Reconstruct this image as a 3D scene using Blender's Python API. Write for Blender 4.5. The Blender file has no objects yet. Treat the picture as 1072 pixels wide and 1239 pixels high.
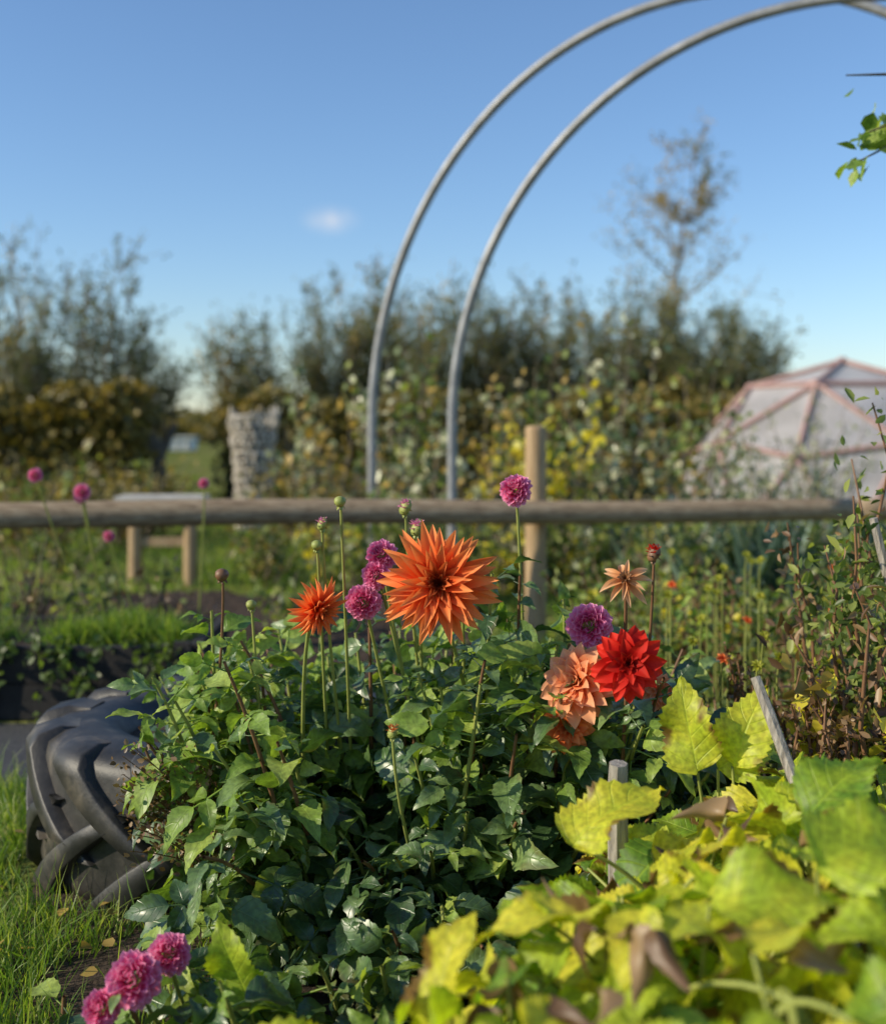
import bpy, math, random
import numpy as np
from mathutils import Vector
random.seed(7); rng=np.random.default_rng(7)
sc=bpy.context.scene
CAMH=1.1
# ---------------------------------------------------------------- helpers
def nrm(a): 
    a=np.asarray(a,float); return a/np.maximum(np.linalg.norm(a,axis=-1,keepdims=True),1e-9)
def frames(d,n):
    y=nrm(d); n=np.asarray(n,float); z=n-(n*y).sum(-1,keepdims=True)*y; z=nrm(z); x=np.cross(y,z)
    return np.stack([x,y,z],-1)
class Acc:
    def __init__(s): s.V=[];s.L=[];s.C=[];s.M=[];s.U=[];s.R=[];s.n=0
    def add(s,T,P,R,S,mat=0,rnd=None):
        V,L,C,U=T; P=np.atleast_2d(np.asarray(P,float)); m=len(P); 
        if m==0: return
        R=np.asarray(R,float).reshape(-1,3,3)
        if len(R)==1 and m>1: R=np.repeat(R,m,0)
        S=np.asarray(S,float)
        if S.ndim==0: S=np.full((m,3),float(S))
        elif S.ndim==1: S=np.repeat(S[:,None],3,1)
        W=np.einsum('mij,mnj->mni',R,V[None]*S[:,None,:])+P[:,None,:]
        k=len(V); s.V.append(W.reshape(-1,3))
        s.L.append((np.tile(L,(m,1))+ (np.arange(m)*k)[:,None]+s.n).ravel())
        s.C.append(np.tile(C,m)); s.M.append(np.full(m*len(C),mat,int))
        s.U.append(np.tile(U,(m,1)))
        if rnd is None: rnd=rng.random(m)
        rnd=np.broadcast_to(np.asarray(rnd,float),(m,))
        s.R.append(np.repeat(rnd,k)); s.n+=m*k
    def mesh(s,V,F,mat=0,rnd=.5,U=None):
        V=np.asarray(V,float); 
        L=np.array([i for f in F for i in f]); C=np.array([len(f) for f in F])
        s.V.append(V); s.L.append(L+s.n); s.C.append(C); s.M.append(np.full(len(C),mat,int))
        s.U.append(np.zeros((len(V),2)) if U is None else np.asarray(U,float)); s.R.append(np.full(len(V),float(rnd))); s.n+=len(V)
    def build(s,name,mats,parent=None,smooth=True,loc=None):
        me=bpy.data.meshes.new(name); V=np.concatenate(s.V); L=np.concatenate(s.L).astype(np.int32); C=np.concatenate(s.C).astype(np.int32)
        me.vertices.add(len(V)); me.vertices.foreach_set('co',V.ravel().astype(np.float32))
        me.loops.add(len(L)); me.loops.foreach_set('vertex_index',L)
        me.polygons.add(len(C)); me.polygons.foreach_set('loop_start',(np.cumsum(C)-C).astype(np.int32)); 
        me.polygons.foreach_set('loop_total',C)
        me.polygons.foreach_set('material_index',np.concatenate(s.M).astype(np.int32))
        me.polygons.foreach_set('use_smooth',np.full(len(C),smooth))
        uv=me.uv_layers.new(name='UVMap'); U=np.concatenate(s.U)[L]; uv.data.foreach_set('uv',U.ravel().astype(np.float32))
        a=me.attributes.new('rnd','FLOAT','POINT'); a.data.foreach_set('value',np.concatenate(s.R).astype(np.float32))
        me.update(calc_edges=True); me.validate()
        for m in mats: me.materials.append(m)
        ob=bpy.data.objects.new(name,me); sc.collection.objects.link(ob)
        if parent: ob.parent=parent
        return ob
def tube(acc,pts,r0,r1,sides=5,mat=0,rnd=.5,cap=False):
    pts=np.asarray(pts,float); n=len(pts); tan=nrm(np.gradient(pts,axis=0))
    ref=np.array([0,0,1.]) if abs(tan[0][2])<.8 else np.array([1.,0,0])
    xs=[];prev=ref
    for t in tan:
        x=nrm(prev-np.dot(prev,t)*t); xs.append(x); prev=x
    xs=np.array(xs); ys=np.cross(tan,xs); r=np.linspace(r0,r1,n) if np.ndim(r0)==0 else np.asarray(r0)
    a=np.arange(sides)*2*np.pi/sides
    V=pts[:,None,:]+r[:,None,None]*(np.cos(a)[None,:,None]*xs[:,None,:]+np.sin(a)[None,:,None]*ys[:,None,:])
    i=np.arange(n-1)[:,None]*sides; j=np.arange(sides)[None]; k=(j+1)%sides
    F=np.stack([i+j,i+k,i+sides+k,i+sides+j],-1).reshape(-1,4)
    U=np.stack(np.broadcast_arrays((np.arange(sides)/sides)[None,:],np.linspace(0,1,n)[:,None]),-1).reshape(-1,2)
    F=F.tolist()
    if cap: F=F+[list(range(sides))[::-1],list(range((n-1)*sides,n*sides))]
    acc.mesh(V.reshape(-1,3),F,mat,rnd,U)
def bez(p0,p1,p2,n=6):
    t=np.linspace(0,1,n)[:,None]; p0,p1,p2=map(lambda a:np.asarray(a,float),(p0,p1,p2))
    return (1-t)**2*p0+2*t*(1-t)*p1+t*t*p2
def box(acc,c,s,mat=0,rz=0,tilt=None,rnd=.5,j=0):
    V=np.array([[x,y,z] for x in(-.5,.5) for y in(-.5,.5) for z in(-.5,.5)])*np.array(s)
    if j: V+=rng.normal(0,j,V.shape)
    c_,s_=math.cos(rz),math.sin(rz); R=np.array([[c_,-s_,0],[s_,c_,0],[0,0,1]])
    if tilt is not None: R=R@tilt
    V=V@R.T+np.array(c)
    acc.mesh(V,[[0,1,3,2],[4,6,7,5],[0,4,5,1],[2,3,7,6],[0,2,6,4],[1,5,7,3]],mat,rnd,(V[:,:2]))
# leaf template : along +Y length 1, face +Z
def leaf_t(nl=8,nw=1,width=.3,teeth=.0,pw=.7,fold=.25,droop=.25,wave=.0,vein=0.,lobes=0.,seed=0,nv=6,roll=0.):
    r=random.Random(seed); V=[];U=[]
    ph=r.random()*6; ph2=r.random()*6
    for i in range(nl+1):
        t=i/nl; o=max(math.sin(math.pi*t**pw),0)**.85
        if lobes: o*=1+lobes*math.sin(t*math.pi*3.6+.3)
        for k in range(-nw,nw+1):
            u=k/nw; e=1.; dy=0
            if abs(k)==nw and 0<i<nl:
                e=1+teeth*(1 if i%2 else -1); dy=(.015 if i%2 else -.005)*(teeth>0)
            w=width*o*e; x=u*w
            z=fold*abs(u)**1.3*w-droop*t*t+wave*math.sin(t*9+ph+ (2 if u>0 else 0))*abs(u)*width+ .5*wave*math.sin(t*5+ph2)*width
            if vein: z+=vein*math.cos((t-abs(u)*.22)*nv*2*math.pi)*(abs(u)>.02)*min(1,abs(u)*2)*o
            z-=roll*u*u*w
            V.append((x,t-.25*droop*t*t+dy,z)); U.append((u*.5+.5,t))
    F=[]; m=2*nw+1
    for i in range(nl):
        for k in range(2*nw):
            a=i*m+k; F.append((a,a+1,a+m+1,a+m))
    return (np.array(V),np.array(F).ravel(),np.full(len(F),4),np.array(U))
def merge_t(parts):
    V=[];L=[];C=[];U=[];n=0
    for (T,p,R,s) in parts:
        V.append((T[0]*s)@np.asarray(R).T+np.asarray(p)); L.append(T[1]+n); C.append(T[2]); U.append(T[3]); n+=len(T[0])
    return (np.concatenate(V),np.concatenate(L),np.concatenate(C),np.concatenate(U))
quadleaf=(np.array([[0,0,0],[.5,.45,.06],[0,1,-.1],[-.5,.45,.06]],float),np.array([0,1,2,3]),np.array([4]),np.array([[.5,0],[1,.5],[.5,1],[0,.5]],float))
def hexleaf():
    V=np.array([[0,0,0],[.32,.25,.05],[.36,.6,.03],[0,1,-.15],[-.36,.6,.03],[-.32,.25,.05]],float)
    return (V,np.array([0,1,2,3,0,3,4,5]),np.array([4,4]),np.array([[.5,0],[.9,.25],[.9,.6],[.5,1],[.1,.6],[.1,.25]],float))
hexl=hexleaf()
# ---------------------------------------------------------------- materials
def M(name):
    m=bpy.data.materials.new(name); m.use_nodes=True; nt=m.node_tree; nt.nodes.clear(); return m,nt,nt.nodes,nt.links
def ramp(N,cols,pos=None):
    r=N.new('ShaderNodeValToRGB'); e=r.color_ramp.elements
    pos=pos or [i/(len(cols)-1) for i in range(len(cols))]
    while len(e)<len(cols): e.new(.5)
    for i,c in enumerate(cols): e[i].position=pos[i]; e[i].color=(*c,1)
    return r
def math_(N,Lk,op,a,b=None,c=None):
    n=N.new('ShaderNodeMath'); n.operation=op
    for i,v in enumerate((a,b,c)):
        if v is None: continue
        if isinstance(v,(int,float)): n.inputs[i].default_value=v
        else: Lk.new(v,n.inputs[i])
    return n.outputs[0]
def mixc(N,Lk,f,a,b,bt='MIX'):
    n=N.new('ShaderNodeMix'); n.data_type='RGBA'; n.blend_type=bt
    for i,v in ((0,f),(6,a),(7,b)):
        if isinstance(v,(int,float)): n.inputs[i].default_value=v
        elif isinstance(v,tuple): n.inputs[i].default_value=(*v,1)
        else: Lk.new(v,n.inputs[i])
    return n.outputs[2]
def leafmat(name,cols,pos=None,trans=.35,rough=.45,vein=0.,nv=6,tint=(1.5,1.6,.6),brown=0.,spec=.5,along=False,bump=.0,simple=False,dk=.75):
    m,nt,N,Lk=M(name); out=N.new('ShaderNodeOutputMaterial')
    at=N.new('ShaderNodeAttribute'); at.attribute_name='rnd'
    uv=N.new('ShaderNodeUVMap'); sep=N.new('ShaderNodeSeparateXYZ'); Lk.new(uv.outputs[0],sep.inputs[0])
    tc=N.new('ShaderNodeTexCoord')
    r=ramp(N,cols,pos)
    if along: Lk.new(sep.outputs[1],r.inputs[0])
    elif simple: Lk.new(at.outputs['Fac'],r.inputs[0])
    else:
        nz=N.new('ShaderNodeTexNoise'); nz.inputs['Scale'].default_value=28; nz.inputs['Detail'].default_value=2; Lk.new(tc.outputs['Object'],nz.inputs['Vector'])
        f=math_(N,Lk,'ADD',at.outputs['Fac'],math_(N,Lk,'MULTIPLY',math_(N,Lk,'SUBTRACT',nz.outputs[0],.5),.5)); Lk.new(f,r.inputs[0])
    col=r.outputs[0]
    if along:
        col=mixc(N,Lk,math_(N,Lk,'MULTIPLY',at.outputs['Fac'],dk),col,tuple(c*.28 for c in cols[0]))
    if not simple and not along:
        n2=N.new('ShaderNodeTexNoise'); n2.inputs['Scale'].default_value=110; n2.inputs['Detail'].default_value=1; Lk.new(tc.outputs['Object'],n2.inputs['Vector'])
        r2=ramp(N,[(.70,.70,.70),(1.22,1.22,1.22)],[.3,.7]); Lk.new(n2.outputs[0],r2.inputs[0])
        col=mixc(N,Lk,1.,col,r2.outputs[0],'MULTIPLY')
    au=math_(N,Lk,'ABSOLUTE',math_(N,Lk,'SUBTRACT',sep.outputs[0],.5))
    vm=None
    if vein:
        mid=math_(N,Lk,'MULTIPLY',math_(N,Lk,'SUBTRACT',1.,math_(N,Lk,'DIVIDE',au,.03)),1.); 
        w=math_(N,Lk,'FRACT',math_(N,Lk,'MULTIPLY',math_(N,Lk,'SUBTRACT',sep.outputs[1],math_(N,Lk,'MULTIPLY',au,.45)),float(nv)))
        sv=math_(N,Lk,'SUBTRACT',1.,math_(N,Lk,'DIVIDE',math_(N,Lk,'ABSOLUTE',math_(N,Lk,'SUBTRACT',w,.5)),.08))
        vm=math_(N,Lk,'MAXIMUM',math_(N,Lk,'MAXIMUM',mid,math_(N,Lk,'MULTIPLY',sv,.8)),0.)
        col=mixc(N,Lk,math_(N,Lk,'MULTIPLY',vm,vein),col,tuple(min(1,c*1.5+.03) for c in cols[len(cols)//2]))
    if brown:
        n3=N.new('ShaderNodeTexNoise'); n3.inputs['Scale'].default_value=11; n3.inputs['Detail'].default_value=3; Lk.new(tc.outputs['Object'],n3.inputs['Vector'])
        e=math_(N,Lk,'ADD',n3.outputs[0],math_(N,Lk,'MULTIPLY',au,.35))
        rb=ramp(N,[(0,0,0),(1,1,1)],[.71,.77]); Lk.new(e,rb.inputs[0])
        col=mixc(N,Lk,math_(N,Lk,'MULTIPLY',rb.outputs[0],brown),col,(.20,.09,.03))
    p=N.new('ShaderNodeBsdfPrincipled'); Lk.new(col,p.inputs['Base Color']); p.inputs['Roughness'].default_value=rough
    p.inputs['Specular IOR Level'].default_value=spec
    tl=N.new('ShaderNodeBsdfTranslucent'); Lk.new(mixc(N,Lk,1.,col,tint,'MULTIPLY'),tl.inputs[0])
    if bump and vm:
        b=N.new('ShaderNodeBump'); b.inputs['Strength'].default_value=bump; b.inputs['Distance'].default_value=.0015
        h=math_(N,Lk,'MULTIPLY',vm,-1.)
        Lk.new(h,b.inputs['Height']); Lk.new(b.outputs[0],p.inputs['Normal'])
    mx=N.new('ShaderNodeMixShader'); mx.inputs[0].default_value=trans
    Lk.new(p.outputs[0],mx.inputs[1]); Lk.new(tl.outputs[0],mx.inputs[2]); Lk.new(mx.outputs[0],out.inputs[0])
    return m
def noisemat(name,cols,pos=None,scale=5,detail=6,rough=.8,bump=.3,bdist=.02,metal=0,stretch=(1,1,1),spec=.4,coord='Object'):
    m,nt,N,Lk=M(name); out=N.new('ShaderNodeOutputMaterial'); tc=N.new('ShaderNodeTexCoord'); mp=N.new('ShaderNodeMapping'); mp.inputs['Scale'].default_value=stretch
    Lk.new(tc.outputs[coord],mp.inputs[0]); nz=N.new('ShaderNodeTexNoise'); nz.inputs['Scale'].default_value=scale; nz.inputs['Detail'].default_value=detail; nz.inputs['Roughness'].default_value=.65
    Lk.new(mp.outputs[0],nz.inputs['Vector']); r=ramp(N,cols,pos or [.3+.4*i/(len(cols)-1) for i in range(len(cols))]); Lk.new(nz.outputs[0],r.inputs[0])
    p=N.new('ShaderNodeBsdfPrincipled'); Lk.new(r.outputs[0],p.inputs['Base Color']); p.inputs['Roughness'].default_value=rough; p.inputs['Metallic'].default_value=metal
    p.inputs['Specular IOR Level'].default_value=spec
    if bump:
        b=N.new('ShaderNodeBump'); b.inputs['Strength'].default_value=bump; b.inputs['Distance'].default_value=bdist; Lk.new(nz.outputs[0],b.inputs['Height']); Lk.new(b.outputs[0],p.inputs['Normal'])
    Lk.new(p.outputs[0],out.inputs[0]); return m
m_stem=noisemat('stem_green',[(.20,.24,.05),(.36,.38,.10)],scale=20,rough=.5,bump=0)
m_stemred=noisemat('stem_red',[(.13,.06,.03),(.26,.14,.07)],scale=20,rough=.5,bump=0)
m_bark=noisemat('bark',[(.05,.04,.03),(.16,.13,.09)],scale=12,stretch=(1,1,.2))
m_twig=noisemat('twig',[(.18,.14,.10),(.34,.27,.19)],scale=12,bump=0)
m_wood=noisemat('rail_wood',[(.13,.085,.05),(.32,.23,.14),(.46,.36,.24)],scale=7,stretch=(.5,8,8),bump=.5,bdist=.01)
m_post=noisemat('post_wood',[(.28,.17,.08),(.52,.38,.22)],scale=9,stretch=(8,8,.6),bump=.4,bdist=.01)
m_grey=noisemat('weathered_wood',[(.14,.12,.10),(.50,.45,.38)],scale=14,stretch=(8,8,.6),bump=.8,bdist=.008)
m_galv=noisemat('galvanised',[(.18,.185,.19),(.38,.38,.38)],scale=10,rough=.5,bump=.1,metal=.4,bdist=.004)
m_rub=noisemat('rubber',[(.010,.010,.010),(.035,.032,.029),(.15,.125,.095)],[.34,.54,.76],scale=9,detail=10,rough=.50,bump=.6,bdist=.006,spec=.5)
m_soil=noisemat('soil',[(.030,.018,.011),(.10,.068,.045)],scale=22,bump=1,bdist=.05,rough=.95)
m_path=noisemat('path',[(.03,.032,.035),(.09,.09,.092)],scale=60,bump=.8,bdist=.01)
m_black=noisemat('black_boards',[(.012,.012,.012),(.035,.03,.028)],scale=8,bump=.4)
m_core=noisemat('hedge_core',[(.020,.022,.010),(.05,.045,.020)],scale=6,bump=0)  # dark filler colour for the core added inside each hedge to block light
L_dahlia=leafmat('dahlia_leaf',[(.028,.062,.022),(.075,.145,.042),(.21,.30,.09)],trans=.25,rough=.38,vein=.35,nv=6,bump=.5,spec=.8,brown=.25)
L_dahlia2=leafmat('dahlia_leaf_young',[(.11,.20,.035),(.24,.36,.06),(.42,.50,.10)],trans=.40,rough=.42,vein=.35,nv=6,bump=.4,tint=(1.4,1.4,.5))
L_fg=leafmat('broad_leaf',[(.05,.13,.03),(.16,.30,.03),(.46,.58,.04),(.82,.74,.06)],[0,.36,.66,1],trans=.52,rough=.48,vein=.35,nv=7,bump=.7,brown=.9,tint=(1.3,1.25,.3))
L_willow=leafmat('willow_leaf',[(.065,.085,.035),(.14,.155,.06),(.30,.28,.10)],trans=.35,simple=True,tint=(1.2,1.3,.7))
L_gold=leafmat('autumn_leaf',[(.22,.17,.05),(.42,.29,.07),(.60,.40,.09)],trans=.4,simple=True,tint=(1.2,1.2,.7))
L_pale=leafmat('pale_leaf',[(.09,.13,.05),(.26,.30,.14),(.74,.70,.48)],trans=.3,simple=True,rough=.3,tint=(1.2,1.3,.8))
L_yel=leafmat('yellow_leaf',[(.34,.38,.04),(.75,.64,.04),(.85,.74,.08)],trans=.45,simple=True,tint=(1.2,1.1,.4))
L_herb=leafmat('herb_leaf',[(.05,.08,.02),(.14,.20,.045),(.38,.40,.10)],trans=.38,simple=True)
L_hedge=leafmat('hedge_leaf',[(.08,.08,.022),(.19,.16,.035),(.38,.28,.07)],trans=.35,simple=True,tint=(1.3,1.2,.5))
L_leek=leafmat('leek_leaf',[(.05,.09,.07),(.10,.17,.13),(.22,.30,.24)],trans=.2,simple=True)
L_grass=leafmat('grass_blade',[(.07,.14,.025),(.17,.28,.04),(.38,.42,.09)],trans=.45,simple=True)
L_dry=leafmat('dry_leaf',[(.07,.04,.022),(.18,.10,.05),(.34,.22,.11)],trans=.25,simple=True)
PT=dict(trans=.35,rough=.6,along=True,spec=.15)
P_or=leafmat('orange_petal',[(.88,.06,.012),(.96,.20,.045),(.97,.38,.13)],[0,.45,1],tint=(1.0,1.0,.8),dk=.85,**PT)
P_red=leafmat('red_petal',[(.36,.008,.008),(.72,.018,.012),(.82,.05,.025)],tint=(1.1,1.0,.9),**PT)
P_pk=leafmat('pink_petal',[(.62,.04,.18),(.90,.17,.40),(.95,.46,.66)],tint=(1.0,1.0,.95),dk=.5,**PT)
P_pe=leafmat('peach_petal',[(.92,.20,.05),(.95,.34,.13),(.95,.52,.30)],tint=(1.,1.,.8),dk=.4,**PT)
P_wi=leafmat('wilted_petal',[(.55,.18,.05),(.80,.40,.18),(.82,.56,.34)],tint=(1.1,1.1,1),**PT)
# ---------------------------------------------------------------- ground
def sheet(name,xs,ys,z,mat,amp=0,sc_=1.):
    a=Acc(); X,Y=np.meshgrid(xs,ys,indexing='ij'); Z=z+amp*(np.sin(X*3.1*sc_+1.3)*np.cos(Y*2.7*sc_)+.5*np.sin(X*7.3*sc_+Y*5.1*sc_)+.6*rng.standard_normal(X.shape)*.6)
    V=np.stack([X,Y,Z],-1).reshape(-1,3); n=len(ys)
    F=[[i*n+j,(i+1)*n+j,(i+1)*n+j+1,i*n+j+1] for i in range(len(xs)-1) for j in range(n-1)]
    a.mesh(V,F,0,.5,V[:,:2]); return a.build(name,[mat])
mg,nt,N,Lk=M('ground_mix'); out=N.new('ShaderNodeOutputMaterial'); tc=N.new('ShaderNodeTexCoord')
n1=N.new('ShaderNodeTexNoise'); n1.inputs['Scale'].default_value=.8; n1.inputs['Detail'].default_value=8; Lk.new(tc.outputs['Object'],n1.inputs[0])
n2=N.new('ShaderNodeTexNoise'); n2.inputs['Scale'].default_value=25; n2.inputs['Detail'].default_value=5; Lk.new(tc.outputs['Object'],n2.inputs[0])
ra=ramp(N,[(.09,.11,.03),(.18,.21,.055),(.28,.26,.10)],[.35,.5,.65]); Lk.new(n1.outputs[0],ra.inputs[0])
rb=ramp(N,[(.45,.45,.45),(1.3,1.3,1.3)],[.3,.7]); Lk.new(n2.outputs[0],rb.inputs[0])
p=N.new('ShaderNodeBsdfPrincipled'); p.inputs['Roughness'].default_value=.95; p.inputs['Specular IOR Level'].default_value=.0; Lk.new(mixc(N,Lk,1.,ra.outputs[0],rb.outputs[0],'MULTIPLY'),p.inputs['Base Color'])
b=N.new('ShaderNodeBump'); b.inputs['Distance'].default_value=.03; Lk.new(n2.outputs[0],b.inputs['Height']); Lk.new(b.outputs[0],p.inputs['Normal']); Lk.new(p.outputs[0],out.inputs[0])
sheet('ground',np.array([-600,-100,-20,-5,0,5,20,100,600.]),np.array([-60,-5,0,5,20,60,200,900.]),0,mg)
sheet('path',np.linspace(-4,-.95,8),np.linspace(3.35,4.25,5),.006,m_path)
sheet('soil_bed',np.linspace(-.95,2.6,60),np.linspace(.5,5.0,70),.03,m_soil,.012)
sheet('vegetable_bed_soil',np.linspace(-2.4,.2,60),np.linspace(5.02,7.4,50),.03,m_soil,.02)
# hills
a=Acc(); n=80; X=np.linspace(-260,260,n); h=1.6+2.2*np.sin(X*.021+1.)+1.2*np.sin(X*.06)+1.0*rng.random(n)
V=[];F=[]
for i in range(n): V+= [(X[i],170,-1),(X[i],185,max(1.4,1.1+h[i]*.9)),(X[i],230,-1)]
for i in range(n-1): F+=[[3*i,3*i+3,3*i+4,3*i+1],[3*i+1,3*i+4,3*i+5,3*i+2]]
a.mesh(V,F); a.build('hills',[noisemat('hill',[(.10,.12,.07),(.20,.18,.10)],scale=.1,bump=0,spec=0)])
# ---------------------------------------------------------------- grass
blade=(np.array([[-.5,0,0],[.5,0,0],[-.4,.0,.4],[.4,.0,.4],[-.22,.12,.8],[.22,.12,.8],[0,.3,1.0]],float),np.array([0,1,3,2,2,3,5,4,4,5,6]),np.array([4,4,3]),np.array([[0,0],[1,0],[0,.4],[1,.4],[.2,.8],[.8,.8],[.5,1]],float))
def grass(acc,xy,z,h,w,mat=0,rnd=None,lean=.35):
    m=len(xy); P=np.column_stack([xy,np.broadcast_to(z,(m,))]); th=rng.random(m)*6.283
    up=nrm(np.column_stack([rng.normal(0,lean,m),rng.normal(0,lean,m),np.ones(m)])); x=np.column_stack([np.cos(th),np.sin(th),np.zeros(m)])
    y=nrm(np.cross(up,x)); x=np.cross(y,up); R=np.stack([x,y,up],-1)
    hh=h*rng.uniform(.5,1.2,m); acc.add(blade,P,R,np.column_stack([np.full(m,w)*rng.uniform(.7,1.3,m),hh,hh]),mat,rnd)
a=Acc()
xy=np.column_stack([rng.uniform(-1.9,-.35,26000),rng.uniform(1.3,3.45,26000)])
c=np.sin(xy[:,0]*9+1)*np.cos(xy[:,1]*7)+.6*np.sin(xy[:,0]*23)*np.sin(xy[:,1]*19)
xy=xy[(c>-.45)&(np.hypot(xy[:,0]+.55,xy[:,1]-3.)>.52)&((xy[:,1]>1.95)|(rng.random(len(xy))<.25))]
grass(a,xy,0,.085,.004); grass(a,xy[::6],0,.16,.004,lean=.6)
xy=np.column_stack([rng.uniform(-1.3,-.4,90),rng.uniform(1.6,3.2,90)]); a.add(hexl,np.column_stack([xy,np.full(90,.06)]),frames(rng.normal(0,1,(90,3))*np.array([1,1,.2]),rng.normal(0,.3,(90,3))+np.array([0,0,1])),.035,1)
a.build('grass',[L_grass,L_gold])
a=Acc(); xy=np.column_stack([rng.uniform(-8,3,34000),rng.uniform(4.9,13,34000)])
xy=xy[~((xy[:,0]>-2.45)&(xy[:,0]<.25)&(xy[:,1]>4.9)&(xy[:,1]<7.4))]; c=np.sin(xy[:,0]*2.3+1)*np.cos(xy[:,1]*1.9)+.5*np.sin(xy[:,0]*6+xy[:,1]*5); xy=xy[(c>-.5)|(rng.random(len(xy))<.3)]; grass(a,xy,0,.09,.009)
a.build('grass_field',[L_grass])
# ---------------------------------------------------------------- tyre planter
def tyre(name,cx,cy,R,H,z0=0,rot=0):
    a=Acc(); prof=[(R*.56,H*.86),(R*.60,H*.95),(R*.72,H*1.0),(R*.86,H*.985),(R*.945,H*.93),(R*.965,H*.85),(R*.955,H*.5),(R*.965,H*.15),(R*.945,H*.07),(R*.8,0),(R*.56,H*.05),(R*.53,H*.2),(R*.66,H*.5),(R*.53,H*.8)]
    ns=96; V=[];F=[];U=[]
    for i in range(ns):
        t=i/ns*2*math.pi
        for k,(r,z) in enumerate(prof): 
            rr=r*(1+.006*math.sin(t*3+1)); V.append((cx+rr*math.cos(t),cy+rr*math.sin(t),z0+z+.006*math.sin(t*2))); U.append((i/ns*8,k/14))
    m=len(prof)
    for i in range(ns):
        for k in range(m): F.append([i*m+k,((i+1)%ns)*m+k,((i+1)%ns)*m+(k+1)%m,i*m+(k+1)%m])
    a.mesh(V,F,0,.5,U)
    nl=13
    for half in (0,1):
        for q in range(nl):
            t0=(q+.5*half)/nl*2*math.pi+rot; S=14; VV=[];FF=[]
            for s in range(S+1):
                f=s/S; g=min(1,f/.22)
                z=H*(1.0-.09*g*g-.58*max(0,(f-.22)/.78)); r=R*(.76+.20*math.sin(g*math.pi/2))
                if half: z=H-z
                t=t0+ .62*f**1.5; hw=.100*(1-.45*f)+.008
                ht=.034*math.sin(min(1,f*5)*math.pi/2)*(1 if f<.92 else .5)
                nr=math.sin(g*math.pi/2); nzz=(1-g)*(1 if not half else -1)
                for (dt,h_) in ((-hw*1.2,-.015),(-hw*1.05,ht*.88),(-hw*.9,ht),(hw*.9,ht),(hw*1.05,ht*.88),(hw*1.2,-.015)):
                    rad=r+h_*max(nr,.25); VV.append((cx+rad*math.cos(t+dt),cy+rad*math.sin(t+dt),z0+z+h_*nzz))
            for s in range(S):
                for k in range(5): FF.append([6*s+k,6*s+k+1,6*s+7+k,6*s+6+k])
            FF+= [[0,1,2,3,4,5],[6*S+5,6*S+4,6*S+3,6*S+2,6*S+1,6*S]]
            a.mesh(VV,FF,0,.5)
    V=[(cx,cy,z0+H*.9)];F=[]
    for i in range(32):
        t=i/32*2*math.pi; V.append((cx+R*.62*math.cos(t),cy+R*.62*math.sin(t),z0+H*.82))
        F.append([0,1+i,1+(i+1)%32])
    a.mesh(V,F,1,.5)
    ob=a.build(name,[m_rub,m_soil]); return ob
tyre('tractor_tyre',-.535,3.0,.50,.365,rot=.12)
# raised bed behind
par=bpy.data.objects.new('raised_bed',None); sc.collection.objects.link(par)
a=Acc()
for k in range(2):
    box(a,(-1.7,4.32,.07+.14*k),(1.5,.04,.132),j=.003); box(a,(-.94,4.65,.07+.14*k),(.04,.62,.132),j=.003); box(a,(-1.7,4.98,.07+.14*k),(1.5,.04,.132)); box(a,(-2.46,4.65,.07+.14*k),(.04,.62,.132))
for x in(-.965,-1.7,-2.43): box(a,(x,4.285,.15),(.06,.03,.30))
a.build('boards',[m_black],par,False)
a=Acc(); box(a,(-1.7,4.65,.13),(1.46,.60,.24)); a.build('soil',[m_soil],par)
a=Acc()
for cx,cy,s,n in((-1.25,4.6,.13,1500),(-1.45,4.5,.08,300),(-1.85,4.6,.14,500),(-2.2,4.6,.1,300),(-1.05,4.5,.06,200)):
    g=rng.normal(0,s*.5,(n,2))+np.array([cx,cy]); g=g[(g[:,0]<-.97)&(g[:,0]>-2.42)&(g[:,1]>4.36)&(g[:,1]<4.94)]; grass(a,g,.25,.12,.006,lean=.6)
for i in range(40):
    x=rng.uniform(-2.3,-.95); p0=np.array([x,4.33,.27]); p2=p0+np.array([rng.normal(0,.1),-.1-rng.random()*.08,-rng.uniform(.08,.26)]); pts=bez(p0,p0+np.array([0,-.08,.03]),p2,5)
    t=rng.random(12)*4; j=t.astype(int).clip(0,3); P=pts[j]+(pts[j+1]-pts[j])*(t-j)[:,None]+rng.normal(0,.015,(12,3)); a.add(hexl,P,frames(rng.normal(0,1,(12,3)),rng.normal(0,1,(12,3))+np.array([0,-1,.5])),.035,1,rng.random(12)*.5)
a.build('grass_tufts',[L_grass,L_herb],par)
# ---------------------------------------------------------------- fence
par=bpy.data.objects.new('wooden_rail_fence',None); sc.collection.objects.link(par)
def rail(name,p0,p1,r0,r1):
    a=Acc(); n=40; P=np.array([np.array(p0)+(np.array(p1)-np.array(p0))*i/(n-1) for i in range(n)]); P[:,2]+=.006*np.sin(np.linspace(0,14,n))+.01*np.sin(np.linspace(0,4,n))
    r=np.linspace(r0,r1,n)*(1+.02*np.sin(np.linspace(0,30,n))); tube(a,P,r,None,20,cap=True); return a.build(name,[m_wood],par)
rail('rail',(-4.4,4.75,.70),(2.17,6.15,.657),.065,.058)
rail('rail_2',(2.20,6.16,.65),(6.4,7.05,.63),.058,.05)
def post(name,x,y,h,r,mat=m_post):
    a=Acc(); z=[-.1,0,h*.3,h*.7,h-.02,h-.006,h]; rr=[r,r,r*.99,r*.98,r*.97,r*.9,r*.6]; V=[]
    tube(a,[(x,y,q) for q in z],rr,None,18,cap=True); return a.build(name,[mat],par)
post('post_1',.475,5.93,1.10,.055); post('post_2',2.95,6.46,.74,.05); post('post_3',-2.6,5.25,.75,.05)
post('post_4',5.,6.9,.8,.05)
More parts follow.
